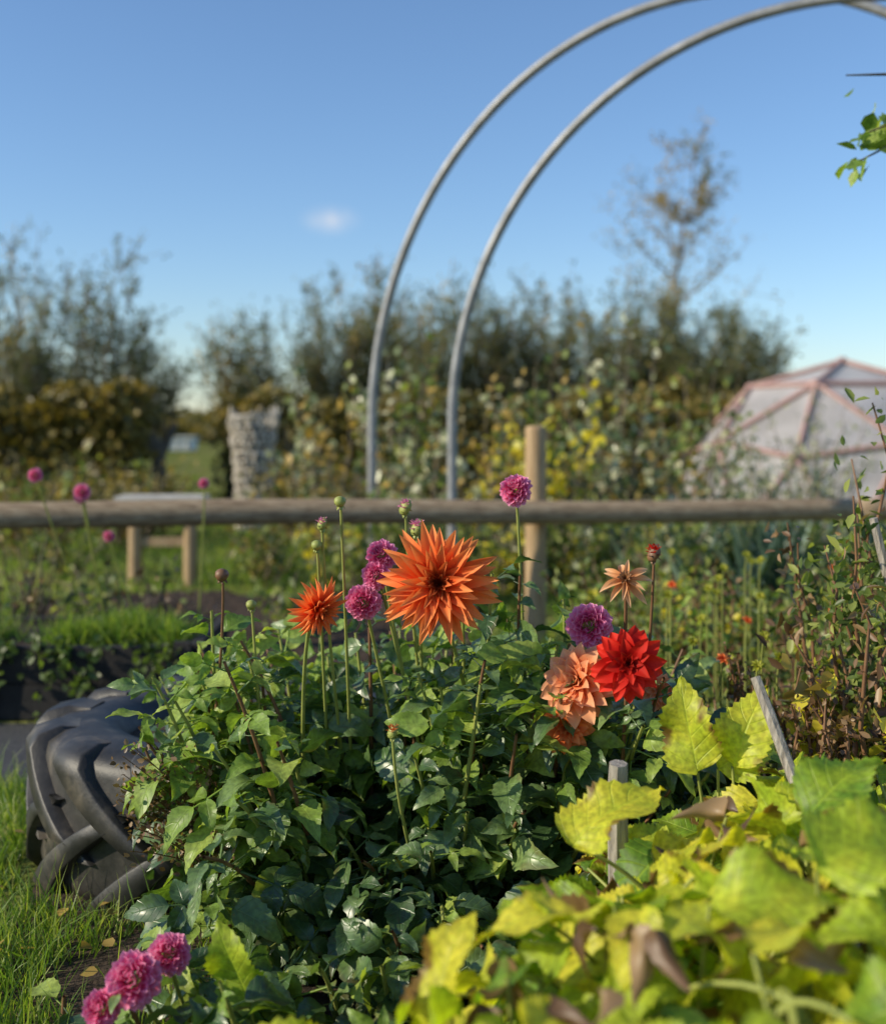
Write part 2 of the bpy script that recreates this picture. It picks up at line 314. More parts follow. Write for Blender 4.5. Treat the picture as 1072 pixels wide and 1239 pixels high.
# ---------------------------------------------------------------- hoops
def hoop(name,xl,dl,a_,b_,h,z0,r=.0265):
    pts=[(xl,dl,-.2),(xl,dl,.3),(xl,dl,z0*.5),(xl,dl,z0-.1)]
    for i in range(65):
        t=math.pi*i/64; s=1-math.cos(t); pts.append((xl+a_*s,dl-b_*s,z0+h*math.sin(t)))
    pts+= [(xl+2*a_,dl-2*b_,z0-.1),(xl+2*a_,dl-2*b_,-.2)]
    a=Acc(); tube(a,pts,r,r,16)
    tube(a,[(xl,dl,-.05),(xl,dl,.28)],r*1.25,r*1.25,16,cap=True); tube(a,[(xl+2*a_,dl-2*b_,-.05),(xl+2*a_,dl-2*b_,.28)],r*1.25,r*1.25,16,cap=True)
    return a.build(name,[m_galv])
hoop('polytunnel_hoop',-.442,7.2,1.84,.94,2.34,1.10,.028)
hoop('polytunnel_hoop',.0515,6.55,1.83,.85,2.10,1.10,.027)
# ---------------------------------------------------------------- geodesic dome
par=bpy.data.objects.new('geodesic_dome',None); sc.collection.objects.link(par)
import bmesh
bm=bmesh.new(); bmesh.ops.create_icosphere(bm,subdivisions=2,radius=2.05)
from mathutils import Matrix
bmesh.ops.rotate(bm,verts=bm.verts,cent=(0,0,0),matrix=Matrix.Rotation(.35,3,'Z'))
bmesh.ops.delete(bm,geom=[v for v in bm.verts if v.co.z<-.15],context='VERTS')
C0=Vector((4.83,14.,-.16)); bm.verts.ensure_lookup_table()
a=Acc()
for e in bm.edges:
    p,q=[np.array(v.co+C0) for v in e.verts]; tube(a,[p,q],.030,.030,6)
for v in bm.verts:
    c=np.array(v.co+C0); d=nrm(np.array(v.co)); tube(a,[c-d*.05,c+d*.04],.05,.05,8,cap=True)
a.build('struts',[noisemat('strut_pink',[(.34,.20,.18),(.46,.30,.27)],scale=5,bump=0)],par)
md,nt,N,Lk=M('dome_net'); out=N.new('ShaderNodeOutputMaterial'); p=N.new('ShaderNodeBsdfPrincipled'); p.inputs['Base Color'].default_value=(.86,.82,.83,1); p.inputs['Roughness'].default_value=.5
tr=N.new('ShaderNodeBsdfTransparent'); tl=N.new('ShaderNodeBsdfTranslucent'); tl.inputs[0].default_value=(.88,.84,.85,1)
m1=N.new('ShaderNodeMixShader'); m1.inputs[0].default_value=.5; m2=N.new('ShaderNodeMixShader'); 
tc=N.new('ShaderNodeTexCoord'); nz=N.new('ShaderNodeTexNoise'); nz.inputs['Scale'].default_value=1.5; nz.inputs['Detail'].default_value=5; Lk.new(tc.outputs['Object'],nz.inputs[0]); rr=ramp(N,[(.08,.08,.08),(.45,.45,.45)],[.35,.65]); Lk.new(nz.outputs[0],rr.inputs[0]); Lk.new(rr.outputs[0],m2.inputs[0])
Lk.new(p.outputs[0],m1.inputs[1]); Lk.new(tl.outputs[0],m1.inputs[2]); Lk.new(m1.outputs[0],m2.inputs[1]); Lk.new(tr.outputs[0],m2.inputs[2]); Lk.new(m2.outputs[0],out.inputs[0])
a=Acc(); bm.verts.index_update(); a.mesh([tuple(v.co*.985+C0) for v in bm.verts],[[v.index for v in f.verts] for f in bm.faces]); a.build('cover',[md],par,False); bm.free()
# ---------------------------------------------------------------- trees
def leaves_on(acc,pts,n,size,wid,mat,T=quadleaf,spread=.05,t0=.15,up=.5,rb=.0,rs=1.):
    t=rng.uniform(t0,1,n)*(len(pts)-1); i=np.clip(t.astype(int),0,len(pts)-2); f=(t-i)[:,None]; P=pts[i]*(1-f)+pts[i+1]*f
    d=nrm(pts[i+1]-pts[i]); P=P+rng.normal(0,spread,(n,3)); D=nrm(d*up+rng.normal(0,.6,(n,3))); Nn=rng.normal(0,1,(n,3))+np.array([-.3,-.2,.8])
    s=size*rng.uniform(.6,1.3,n); acc.add(T,P,frames(D,Nn),np.column_stack([s*wid,s,s]),mat,np.clip(rng.random(n)*rs+rb,0,1))
def willow(name,x,y,H,spread,nsh,nleaf,trunk=.9,lean=0,mats=None,gold=.15,size=.10,fan=.45):
    a=Acc(); 
    tube(a,bez((x,y,-.1),(x+.05,y,trunk*.5),(x,y,trunk),5),.12,.09,8,0)
    for q in range(4):
        th=rng.random()*6.28; tube(a,bez((x,y,trunk*.6),(x+.1*math.cos(th),y+.1*math.sin(th),trunk*.9),(x+.25*math.cos(th),y+.25*math.sin(th),trunk*1.25),4),.07,.04,6,0)
    for s in range(nsh):
        th=rng.random()*6.28; rr=spread*math.sqrt(rng.random()); hh=H*rng.uniform(.55,1.0)*(1-.25*(rr/spread)**2)
        p0=np.array([x+.15*math.cos(th),y+.15*math.sin(th),trunk*rng.uniform(.5,1.1)]); tip=np.array([x+rr*math.cos(th)+lean*hh/H,y+rr*math.sin(th),hh])
        mid=np.array([x+rr*fan*math.cos(th),y+rr*fan*math.sin(th),trunk+(hh-trunk)*.40]); pts=bez(p0,mid,tip,9); pts[1:-1]+=rng.normal(0,.04,(7,3))
        tube(a,pts,.020,.004,4,0); leaves_on(a,pts,nleaf,size,.30,2 if rng.random()<gold else 1,spread=.07,t0=.12,up=.9)
        for k in range(6):
            i=rng.integers(2,8); b0=pts[i]; e=b0+np.array([rng.normal(0,.22),rng.normal(0,.22),rng.uniform(.2,.55)]); pp=bez(b0,b0+(e-b0)*.5+rng.normal(0,.04,3),e,4); tube(a,pp,.008,.002,3,0)
            leaves_on(a,pp,nleaf//3,size*.9,.30,1,spread=.05,t0=0,up=.9)
    return a.build(name,[m_twig,L_willow,L_gold])
for x,y,H,sp,ns in((-6.3,15.5,3.7,1.1,26),(-5.35,15,4.0,.85,28),(-4.5,15.2,3.95,.75,28),(-3.95,16,2.6,.4,9)): willow('willow_tree',x,y,H,sp,ns,56,gold=.2,fan=.6)
willow('willow_tree',-2.95,17,3.3,.65,26,56,trunk=1.0,gold=.4,fan=.6)
for x,y,H,sp,ns in((-1.75,18,3.8,.9,34),(-.9,18.7,3.95,1.0,32),(-.2,17.6,3.6,.9,26),(.4,18.4,4.0,1.0,34),(1.3,18,3.8,1.0,32),(2.0,18.8,4.0,1.0,32),(2.7,17.7,3.5,1.0,26),(3.2,18.6,4.0,1.0,32)): willow('willow_tree',x,y,H,sp,ns,80,gold=.2)
willow('willow_tree',4.0,17.6,3.3,1.25,56,100,lean=.35,gold=.05)
# tall sparse tree
a=Acc(); trng=np.random.default_rng(21)
pts=bez((3.9,20,-.1),(3.9,20,2.8),(4.35,20,6.1),14); pts[2:]+=trng.normal(0,.05,(12,3)); tube(a,pts,.07,.006,7,0)
for k in range(44):
    j=trng.integers(5,13); p0=pts[j]; th=trng.random()*6.28; L=(1.75-1.15*(j-5)/8)*trng.uniform(.5,1.1); e=p0+np.array([math.cos(th)*L*.85,math.sin(th)*L*.85,L*.75]); bp=bez(p0,(p0+e)/2+np.array([0,0,-.08])+trng.normal(0,.08,3),e,7); tube(a,bp,.014,.002,4,0)
    leaves_on(a,bp,11,.08,.6,2 if k%4 else 1,T=hexl,spread=.08,t0=.3)
    for q in range(6):
        i=trng.integers(2,7); L2=L*trng.uniform(.25,.5); e2=bp[i]+nrm(trng.normal(0,.6,3)+np.array([0,0,.8]))*L2; pp=bez(bp[i],(bp[i]+e2)/2+trng.normal(0,.03,3),e2,4); tube(a,pp,.005,.002,3,0); leaves_on(a,pp,7,.075,.6,2 if k%4 else 1,T=hexl,spread=.06,t0=.2)
a.build('birch_tree',[m_twig,L_willow,L_gold])
# right apple tree with branch reaching in
a=Acc()
tube(a,bez((2.3,3.6,-.1),(2.35,3.5,1),(2.2,3.4,2.1),8),.07,.045,10,0)
for tip,md_ in(((1.10,3.05,1.80),(1.7,3.2,2.15)),((1.12,3.1,1.88),(1.6,3.2,2.1)),((1.08,3.1,2.04),(1.6,3.2,2.1)),((2.4,3.,2.9),(2.3,3.3,2.5)),((3.0,3.8,2.8),(2.5,3.5,2.5)),((2.9,4.3,2.3),(2.5,3.9,2.3))):
    pts=bez((2.22,3.42,1.9),md_,tip,9); tube(a,pts,.022,.002,6,0)
    nlf=4 if tip[2]==2.04 else 60
    leaves_on(a,pts[5:],nlf,.06,.9,1,T=hexl,spread=.035,t0=.1)
    for k in range(5):
        i=rng.integers(4,8); e=pts[i]+rng.normal(0,.09,3); pp=bez(pts[i],(pts[i]+e)/2+.02,e,4); tube(a,pp,.004,.0015,4,0); leaves_on(a,pp,nlf//5,.055,.9,1,T=hexl,spread=.02)
a.build('apple_tree',[m_bark,L_dahlia2])
# ---------------------------------------------------------------- hedges
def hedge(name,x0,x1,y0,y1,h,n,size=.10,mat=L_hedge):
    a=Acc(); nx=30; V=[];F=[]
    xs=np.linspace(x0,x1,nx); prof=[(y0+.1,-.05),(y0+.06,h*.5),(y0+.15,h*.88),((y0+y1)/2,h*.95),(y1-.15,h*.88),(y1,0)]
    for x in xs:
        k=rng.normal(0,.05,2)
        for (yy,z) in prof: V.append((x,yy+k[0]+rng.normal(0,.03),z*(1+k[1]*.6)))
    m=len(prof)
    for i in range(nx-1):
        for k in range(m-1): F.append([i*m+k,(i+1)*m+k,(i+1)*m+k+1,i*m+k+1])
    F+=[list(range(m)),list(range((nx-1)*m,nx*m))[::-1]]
    a.mesh(V,F,0)  # added inner core, hidden behind the leaves to stop light passing through
    X=rng.uniform(x0-.1,x1+.1,n); t=rng.random(n); top=t<.4; hv=h*(1+.07*np.sin(X*3+y0)+.05*np.sin(X*8))
    Y=np.where(top,rng.uniform(y0,y1,n),y0+rng.normal(0,.07,n)); Z=np.where(top,hv+rng.normal(0,.05,n),hv*np.sqrt(rng.random(n)))
    D=rng.normal(0,1,(n,3))+np.array([0,-.2,.5]); Nn=np.array([-.3,-.5,.6])+rng.normal(0,.7,(n,3)); s=size*rng.uniform(.6,1.3,n)
    a.add(hexl,np.column_stack([X,Y,Z]),frames(D,Nn),s,1)
    # right-hand end cap leaves
    k=n//12; a.add(hexl,np.column_stack([x1+rng.normal(0,.08,k),rng.uniform(y0,y1,k),h*np.sqrt(rng.random(k))]),frames(rng.normal(0,1,(k,3)),rng.normal(0,.7,(k,3))+np.array([.7,-.2,.5])),size,1)
    return a.build(name,[m_core,mat])
hedge('hedge',-9,-3.75,13.6,14.6,1.42,9000)
hedge('hedge',-2.75,4.8,14.5,15.4,1.35,9000)
hedge('hedge',3.2,10,16.5,17.5,1.5,7000)
a=Acc()
for k in range(60):
    x=rng.uniform(-45,45); y=rng.uniform(75,95); r=rng.uniform(.8,1.6); n=260
    P=rng.normal(0,1,(n,3))*np.array([r*1.4,r,r*.4])+np.array([x,y,.5+r*.25]); a.add(hexl,P,frames(rng.normal(0,1,(n,3)),rng.normal(0,1,(n,3))),rng.uniform(.4,.8,n),0)
a.build('distant_trees',[L_hedge])
a=Acc(); box(a,(-11.5,50,.3),(1.5,1.2,.5),0); box(a,(-11.5,50,.6),(1.7,1.4,.06),0)
for k in range(4): box(a,(-12.1+.4*k,49.37,.3),(.05,.03,.46),1)
a.build('cold_frame',[noisemat('white_paint',[(.6,.6,.56),(.75,.75,.7)],scale=3,bump=0),m_grey],None,False)
# woven willow column
a=Acc(); cx,cy=-2.0,12.2
for k in range(14):
    for sgn in (1,-1):
        pts=[]; hx=.12*random.random()
        for i in range(14):
            t=i/13; th=k/14*6.283+sgn*t*2.2; r=.17+.09*t*t+.015*math.cos(i*3.14); pts.append((cx+r*math.cos(th),cy+r*math.sin(th),-.02+(1.22+hx)*t))
        tube(a,pts,.018,.012,5)
for k in range(13):
    z=.06+k*.095; r=.18+.075*(z/1.25)**2; tube(a,[(cx+r*math.cos(t),cy+r*math.sin(t),z+.01*math.sin(t*3+k)) for t in np.linspace(0,6.283,17)],.013,.013,5)
tube(a,[(cx,cy,0),(cx,cy,1.1)],.15,.19,10,1)
a.build('woven_willow_planter',[noisemat('wicker',[(.34,.30,.23),(.70,.62,.52)],scale=10,bump=0),m_soil])
# bench
par=bpy.data.objects.new('garden_bench',None); sc.collection.objects.link(par)
a=Acc(); box(a,(-1.93,7.9,.60),(.60,.13,.035)); box(a,(-1.93,8.04,.602),(.60,.13,.035)); a.build('seat',[noisemat('bleached_wood',[(.45,.42,.37),(.62,.58,.52)],scale=14,bump=.3)],par,False)
a=Acc()
for x in(-2.12,-1.74):
    tube(a,[(x,7.97,0),(x,7.97,.58)],.05,.045,12,cap=True)
box(a,(-1.93,7.97,.3),(.40,.04,.06)); a.build('legs',[m_post],par,False)
# ---------------------------------------------------------------- shrubs beyond rail
def shrub(name,x,y,H,sp,ns,nl,leafm,size=.06,wid=1.,mat2=None,stemm=m_twig,z0=0,T=hexl,t0=.1,p2=.2):
    a=Acc()
    for s in range(ns):
        th=rng.random()*6.28; rr=sp*math.sqrt(rng.random()); h=H*rng.uniform(.5,1)
        b0=np.array([x+.3*rr*math.cos(th),y+.3*rr*math.sin(th),z0]); tip=b0+np.array([rr*math.cos(th),rr*math.sin(th),h]); mid=b0+np.array([rr*.4*math.cos(th),rr*.4*math.sin(th),h*.6])
        pts=bez(b0,mid,tip,8); pts[1:]+=rng.normal(0,.012,(7,3)); tube(a,pts,.008+.002*H,.002,5,0); leaves_on(a,pts,nl,size,wid,1 if rng.random()>p2 else 2,T=T,spread=size*.7,t0=t0,up=.2)
    return a.build(name,[stemm,leafm,mat2 or leafm])
for q,(x,y,H,sp,m) in enumerate(((-.9,9.3,1.55,.4,L_pale),(-.35,9.0,1.95,.38,L_pale),(.2,9.2,1.6,.45,L_pale),(.75,9.3,1.7,.4,L_pale),(1.35,9.4,2.15,.38,L_pale),(1.95,9.3,1.75,.42,L_pale),(-.1,8.4,1.15,.4,L_pale),(1.0,8.3,1.1,.4,L_pale),(1.75,8.2,1.1,.4,L_pale))):
    shrub('fruit_bush',x,y,H,sp,18,24,m,.075,1.,L_herb if q%2 else L_gold,p2=.45)
shrub('fruit_bush',.72,8.0,1.5,.30,11,24,L_yel,.07,1.,L_gold,t0=.6,p2=.3); shrub('fruit_bush',.45,7.6,1.2,.2,7,16,L_yel,.06,1.,L_gold,t0=.6,p2=.3)
shrub('fruit_bush',2.5,8.6,1.15,.5,20,34,L_pale,.06,.5,L_leek); shrub('fruit_bush',2.2,7.6,.9,.4,20,34,L_pale,.06,.4,L_leek); shrub('fruit_bush',3.1,9.6,1.4,.5,16,30,L_pale,.06,.5,L_leek)
for i in range(17): 
    x=-.7+i*.23; shrub('herb_clump',x,6.6+rng.random()*1.2,.50+.25*rng.random(),.25,14,26,L_herb,.06,.8,L_pale if i%2 else L_yel,p2=.2)
# leeks
a=Acc()
for i in range(70):
    x=1.0+rng.random()*3.0; y=6.5+rng.random()*1.3
    if x>2.2: y+=.5
    for k in range(7):
        th=rng.random()*6.28; h=rng.uniform(.35,.62); e=np.array([x+.16*math.cos(th),y+.16*math.sin(th),h]); d=e-np.array([x,y,0])
        a.add(leaf_t(8,1,.045,0,.5,.6,.15),[(x,y,0)],frames(d[None],np.array([[-math.cos(th),-math.sin(th),.3]])),h*1.15,0)
a.build('leek_bed',[L_leek])
shrub('herb_clump',-1.95,5.2,.62,.16,12,16,L_dry,.04,.7,L_herb,m_bark); shrub('herb_clump',-1.35,5.4,.5,.2,12,14,L_dry,.04,.7,L_herb,m_bark)
shrub('herb_clump',-2.0,5.6,.75,.12,8,12,L_dry,.035,.7,L_herb,m_bark)
for x,y in((-3.0,11.5),(-2.9,10.5),(-3.9,11.),(-1.3,10.6),(-.9,11.2),(-4.6,12),(-3.4,9.5),(-1.0,9.9)): shrub('herb_clump',x,y,.8,.6,22,30,L_hedge,.07,.8,L_herb)
for x,y in((-3.6,7.6),(-2.7,8.4),(-1.3,8.6),(-1.2,7.9),(-3.1,6.8)): shrub('herb_clump',x,y,.42,.3,14,24,L_herb,.05,.8,L_hedge,p2=.4)
shrub('herb_clump',-.75,5.9,.34,.2,10,18,L_herb,.05,.8,L_gold); shrub('herb_clump',-1.9,6.3,.3,.3,14,22,L_herb,.05,.8,L_herb)
# right border
for i in range(66):
    x=rng.uniform(.66,2.4); y=rng.uniform(2.35,5.2)
    if x/y>.5: continue
    shrub('border_plant',x,y,.34+.10*(y-2.5)*.5+.12*rng.random(),.22,12,30,L_herb,.038,.7,L_yel if i%4==0 else L_pale if i%3==0 else L_dahlia2 if i%2 else L_dry,m_stemred,.0)
for x,y,H in((.93,2.5,.95),(.98,2.6,1.08),(1.02,2.55,1.16),(.92,2.35,.80),(.98,2.8,.9)):
    shrub('tall_weed',x,y,H,.16,7,60,L_herb,.035,.6,L_dry,m_stemred,0,t0=.4)
for x,y in((.76,2.3),(.84,2.55),(.95,3.0),(.7,2.7)): shrub('seedhead_plant',x,y,.60,.09,12,40,L_dry,.014,.9,L_dry,m_stemred,t0=.7)
for x,y in((.80,2.3),(.88,2.4),(.84,2.5),(.74,2.5)): shrub('border_plant',x,y,.58,.12,7,11,L_yel,.045,.9,L_gold,m_stemred,t0=.75)
# ---------------------------------------------------------------- stakes
def stake(name,p0,p1,w,mat=m_grey):
    a=Acc(); p0=np.array(p0,float);p1=np.array(p1,float); P=[p0+(p1-p0)*t for t in (0,.3,.6,.9,1)]; P=np.array(P); P[1:4]+=rng.normal(0,w*.08,(3,3)); tube(a,P,[w,w*.98,w*.93,w*.9,w*.8],None,7,cap=True); return a.build(name,[mat],None,False)
stake('wooden_stake',(.30,1.98,0),(.288,1.9,.545),.019)
stake('wooden_stake',(.70,1.75,.1),(.54,2.0,.665),.011)
stake('wooden_stake',(1.15,2.5,0),(.93,2.5,.90),.011); stake('wooden_stake',(1.35,2.4,.1),(.90,2.5,.74),.012)
# ---------------------------------------------------------------- dahlia foliage
def Rz(t): c,s=math.cos(t),math.sin(t); return np.array([[c,-s,0],[s,c,0],[0,0,1.]])
def compound(seed,n=5):
    parts=[]; r=random.Random(seed)
    def lt(i): return leaf_t(14,2,.245+.06*r.random(),.045,.72,.40,.25+.35*r.random(),.18,0,seed=seed*7+i,roll=.1)
    if n==1: parts.append((lt(0),(0,.20,0),Rz(0),.78))
    else: parts.append((lt(0),(0,.50,0),Rz(r.uniform(-.1,.1)),.52))
    if n>=3:
        for sg in(1,-1): parts.append((lt(1+sg),(0,.36,0),Rz(sg*1.15+r.uniform(-.15,.15)),.36))
    if n>=5:
        for sg in(1,-1): parts.append((lt(5+sg),(0,.16,0),Rz(sg*1.25+r.uniform(-.15,.15)),.24))
    V=np.array([[-.014,0,0],[.014,0,0],[.01,.52,.0],[-.01,.52,.0],[0,0,-.02],[0,.52,-.015]]); V[:,1]*=(.45 if n==1 else 1); pet=(V,np.array([0,1,2,3,1,4,5,2,4,0,3,5]),np.full(3,4),np.full((6,2),.5))
    parts.append((pet,(0,0,0),np.eye(3),1)); return merge_t(parts)
NS=(1,3,1,3,1,1,1,5,1); CT=[compound(i,n) for i,n in enumerate(NS)]; CS=[1. if n>1 else .74 for n in NS]
def dahlia_bush(acc,bases,tips,size=.17,young=None,node=.06,sm=0,t0=.12):
    for b,t in zip(bases,tips):
        b=np.array(b,float); t=np.array(t,float); L=np.linalg.norm(t-b); mid=b+(t-b)*.5+np.array([0,0,.10*L])+rng.normal(0,.02,3)-np.array([(t-b)[0]*.15,(t-b)[1]*.15,0])
        pts=bez(b,mid,t,8); tube(acc,pts,.007,.003,6,sm if rng.random()<.6 else 1)
        n=int(L/node); yg=young(t) if young else 0
        for i in range(n):
            f=t0+(1-t0)*(i+.5)/n; k=f*7; j=min(int(k),6); P=pts[j]+(pts[j+1]-pts[j])*(k-j); th=rng.random()*3.14
            for s in(0,1):
                a_=th+s*math.pi+rng.normal(0,.2); d=np.array([math.cos(a_),math.sin(a_),rng.uniform(-.45,.45)+.35*(f>.85)]); nn=np.array([-.35,-.30,1])+rng.normal(0,.48,3)
                ci=rng.integers(0,len(CT)); sz=size*CS[ci]*rng.uniform(.65,1.2)*(1-.45*(f>.9)); T=CT[ci]
                acc.add(T,[P],frames(d[None],nn[None]),sz,3 if rng.random()<yg else 2,np.clip(rng.random()*.8+.25*f-.05,0,1))
a=Acc(); bases=[];tips=[]
def ztop(x):
    return np.interp(x,[-.75,-.6,-.45,-.3,-.1,.1,.2,.35,.55,.7],[.50,.61,.66,.64,.64,.70,.70,.62,.56,.5])
for i in range(150):
    x=rng.uniform(-.68,.66); y=rng.uniform(2.15,3.05); z=ztop(x*2.35/y)*rng.uniform(.35,1.0)**.7+ (y-2.3)*-.02
    if x<-.45 : y=rng.uniform(2.3,2.9)
    bx=x*.72+rng.normal(0,.03); by=2.6+(y-2.6)*.5; bases.append((bx,by,.03)); tips.append((x,y,z))
for i in range(36):
    x=rng.uniform(-.50,.35); y=rng.uniform(1.95,2.25); bases.append((x*.8,2.4,.03)); tips.append((x,y,rng.uniform(.10,.42)))
# taller leafy shoots around the blooms
for x,y,z in((.10,2.35,.80),(.16,2.4,.79),(.04,2.45,.77),(-.16,2.5,.72),(.26,2.5,.74),(.22,2.15,.60),(.42,2.2,.62),(.36,2.08,.56),(-.5,2.5,.70)): bases.append((x,2.6,.03)); tips.append((x,y,z))
yf=lambda t: .75 if t[0]<-.22 and t[2]>.40 else (.5 if t[2]>.55 else .12)
dahlia_bush(a,bases,tips,young=yf,node=.056)
a.build('dahlia_foliage',[m_stem,m_stemred,L_dahlia,L_dahlia2])
a=Acc(); bases=[];tips=[]
for i in range(28):
    x=rng.uniform(-.52,-.05); y=rng.uniform(1.5,1.95); bases.append((x*.9,y+.1,.02)); tips.append((x,y,rng.uniform(.12,.28)))
for i in range(10): 
    x=rng.uniform(-.85,-.5); y=rng.uniform(1.6,2.0); bases.append((x,y,.02)); tips.append((x,y,rng.uniform(.03,.12)))
dahlia_bush(a,bases,tips,size=.15,young=lambda t:.35,node=.045); 
a.build('dahlia_foliage',[m_stem,m_stemred,L_dahlia,L_dahlia2])
# ---------------------------------------------------------------- foreground broad leaves
FT=[leaf_t(26,5,.31+.05*(i%3),.07,.62,.25,.30+.14*(i%3),.26,.010,.09 if i%2 else .0,i,7) for i in range(8)]
a=Acc(); stems=[(x,y) for x,y in zip(rng.uniform(-.05,1.05,46),rng.uniform(1.05,2.1,46))]; stems=[(x,y) for x,y in stems if x>-.05+(y-1.0)*.42 and x<.45*y+.15]
def canopy(x,y):
    lo=-.22+(y-1.0)*.44; return np.interp(y,[1.0,1.4,2.1],[.585,.55,.46])*(.72+.28*min(1,max(0,(x-lo)/.35)))+.035*math.sin(x*11)*math.cos(y*9)
tops=[]
for (x,y) in stems:
    h=canopy(x,y)-.06; top=(x+rng.normal(0,.04),y+rng.normal(0,.04),h*rng.uniform(.8,1)); pts=bez((x,y,.02),(x,y,h*.5),top,6); tube(a,pts,.010,.006,7,0); tops.append(pts)
def fgleaf(P,d,n,s,rn,T=None,root=None):
    P=np.array(P,float); T=T or FT[rng.integers(0,8)]
    a.add(T,[P],frames(np.array([d],float),np.array([n],float)),s,1,rn)
    if root is None:
        q=min(tops,key=lambda t: np.hypot(*(t[-1][:2]-P[:2]))); root=q[rng.integers(2,6)]
        if np.linalg.norm(np.array(root)-P)>.3: root=P+np.array([rng.normal(0,.02),rng.normal(0,.02)+.03,-.28])
    tube(a,bez(root,(np.array(root)+P)/2+np.array([0,0,.03]),P,6),.004,.0025,6,0)
for i in range(640):
    y=rng.uniform(1.0,2.15); lo=-.22+(y-1.0)*.44; hi=.42*y+.14
    if hi<=lo: continue
    x=rng.uniform(lo,hi); hc=canopy(x,y)
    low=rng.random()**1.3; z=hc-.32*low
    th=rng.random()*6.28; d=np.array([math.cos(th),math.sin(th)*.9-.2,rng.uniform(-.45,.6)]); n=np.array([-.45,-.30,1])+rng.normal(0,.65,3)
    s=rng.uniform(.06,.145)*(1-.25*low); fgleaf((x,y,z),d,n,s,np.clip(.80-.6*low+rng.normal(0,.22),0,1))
for P,d,n,s,rn in(((.44,2.0,.50),(-.25,.0,1),(-.5,-1,.2),.17,.82),((.50,2.0,.51),(.35,.0,1),(-.5,-1,.3),.16,.85),((.48,2.02,.50),(.8,.0,.5),(-.4,-1,.4),.13,.75),((.20,1.75,.46),(.45,.1,.6),(-.6,-.5,.8),.17,.9),((.30,1.3,.56),(1,-.1,.25),(-.2,-.5,1),.17,.7),
    ((-.30,1.8,.20),(-.35,-.1,.7),(-.3,-1,.35),.14,.6),((.42,1.3,.60),(.7,.1,.35),(0,-.6,1),.17,.65),((.5,1.6,.56),(.6,.2,.5),(-.4,-.5,.8),.16,.45),((-.02,1.35,.40),(.2,.2,.8),(-.7,-.6,.3),.14,.95),((-.12,1.4,.30),(-.7,-.3,.5),(-.2,-.7,.8),.17,.85)):
    fgleaf(P,d,n,s,rn)
for i in range(34):
    y=rng.uniform(1.15,1.9); x=-.1+(y-1)*.44+rng.uniform(0,.5); a.add(leaf_t(10,3,.25,.05,.7,1.2,.9,.4,seed=i),[(x,y,canopy(x,y)-.01)],frames(rng.normal(0,1,(1,3))-np.array([[0,0,.9]]),rng.normal(0,1,(1,3))),rng.uniform(.04,.08),2)
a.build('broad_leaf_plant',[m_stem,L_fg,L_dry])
# ---------------------------------------------------------------- flowers
pet_c=leaf_t(10,2,.125,0,.66,.9,-.10,0,0); pet_c2=leaf_t(10,2,.120,0,.72,1.1,.20,.05,0,seed=3); pet_b=leaf_t(10,3,.25,0,.85,.45,.16,.14,0,seed=2); pet_b2=leaf_t(10,3,.25,0,.95,.6,.10,.18,0,seed=5); pet_p=leaf_t(5,1,.42,0,.95,.9,-.35,0,0)
def axes(ax):
    ax=nrm(np.array(ax,float)); e1=nrm(np.cross(ax,[0,0,1.])+1e-6); e2=np.cross(ax,e1); return ax,e1,e2
def petals(acc,c,ax,rings,mat=0):
    ax,e1,e2=axes(ax)
    for (T,n,th,L,off,rn) in rings:
        ph=rng.random()*6.28+np.arange(n)*2*np.pi/n+rng.normal(0,.10,n); t=np.radians(th)+rng.normal(0,.10,n)
        rad=np.cos(ph)[:,None]*e1+np.sin(ph)[:,None]*e2; d=np.cos(t)[:,None]*ax+np.sin(t)[:,None]*rad; nn=np.sin(t)[:,None]*ax-np.cos(t)[:,None]*rad
        P=np.asarray(c)+ax*off+rad*L*.06*np.sin(t)[:,None]; acc.add(T,P,frames(d,nn+rng.normal(0,.12,(n,3))),L*rng.uniform(.84,1.1,n),mat,np.clip(rn+rng.normal(0,.06,n),0,1))
def stemto(acc,c,ax,root,r=.0035,mat=1):
    c=np.array(c,float); ax=nrm(np.array(ax,float)); root=np.array(root,float); q=c-ax*.05-np.array([0,0,.06]); p=bez(root,q-(q-root)*.12,c-ax*.008,10); tube(acc,p,r*1.3,r,7,mat)
def calyx(acc,c,ax,r,mat=1):
    petals(acc,np.array(c)-nrm(np.array(ax,float))*r*.12,ax,[(pet_b,8,110,r*.5,-r*.08,.3),(pet_b,6,140,r*.35,-r*.1,.5)],mat)
def cactus(name,c,r,ax,root,pm,T1=pet_c2,T2=pet_c,sparse=1.):
    a=Acc(); k=sparse
    petals(a,c,ax,[(T1,int(15*k),112,r*.92,-r*.06,.0),(T1,int(19*k),98,r*1.0,-r*.02,.0),(T1,int(20*k),84,r*1.0,0,.0),(T2,int(18*k),70,r*.95,.02*r,.03),(T2,int(17*k),56,r*.82,.04*r,.10),(T2,int(14*k),42,r*.66,.05*r,.3),(T2,11,30,r*.46,.05*r,.6),(T2,10,18,r*.34,.05*r,.9),(T2,6,8,r*.28,.05*r,1)])
    calyx(a,c,ax,r); stemto(a,c,ax,root); return a.build(name,[pm,m_stem if pm!=P_red else m_stemred])
def decor(name,c,r,ax,root,pm,dark=True,k=1.,T=None):
    T=T or pet_b; a=Acc(); petals(a,c,ax,[(T,int(9*k),102,r,-.04*r,.0),(T,int(10*k),86,r*1.0,0,.05),(T,int(9*k),70,r*.9,.03*r,.12),(T,int(8*k),54,r*.7,.05*r,.3),(T,8,36,r*.5,.06*r,.6 if dark else .3),(T,7,18,r*.36,.06*r,.95 if dark else .5)])
    calyx(a,c,ax,r); stemto(a,c,ax,root,mat=1); return a.build(name,[pm,m_stemred])
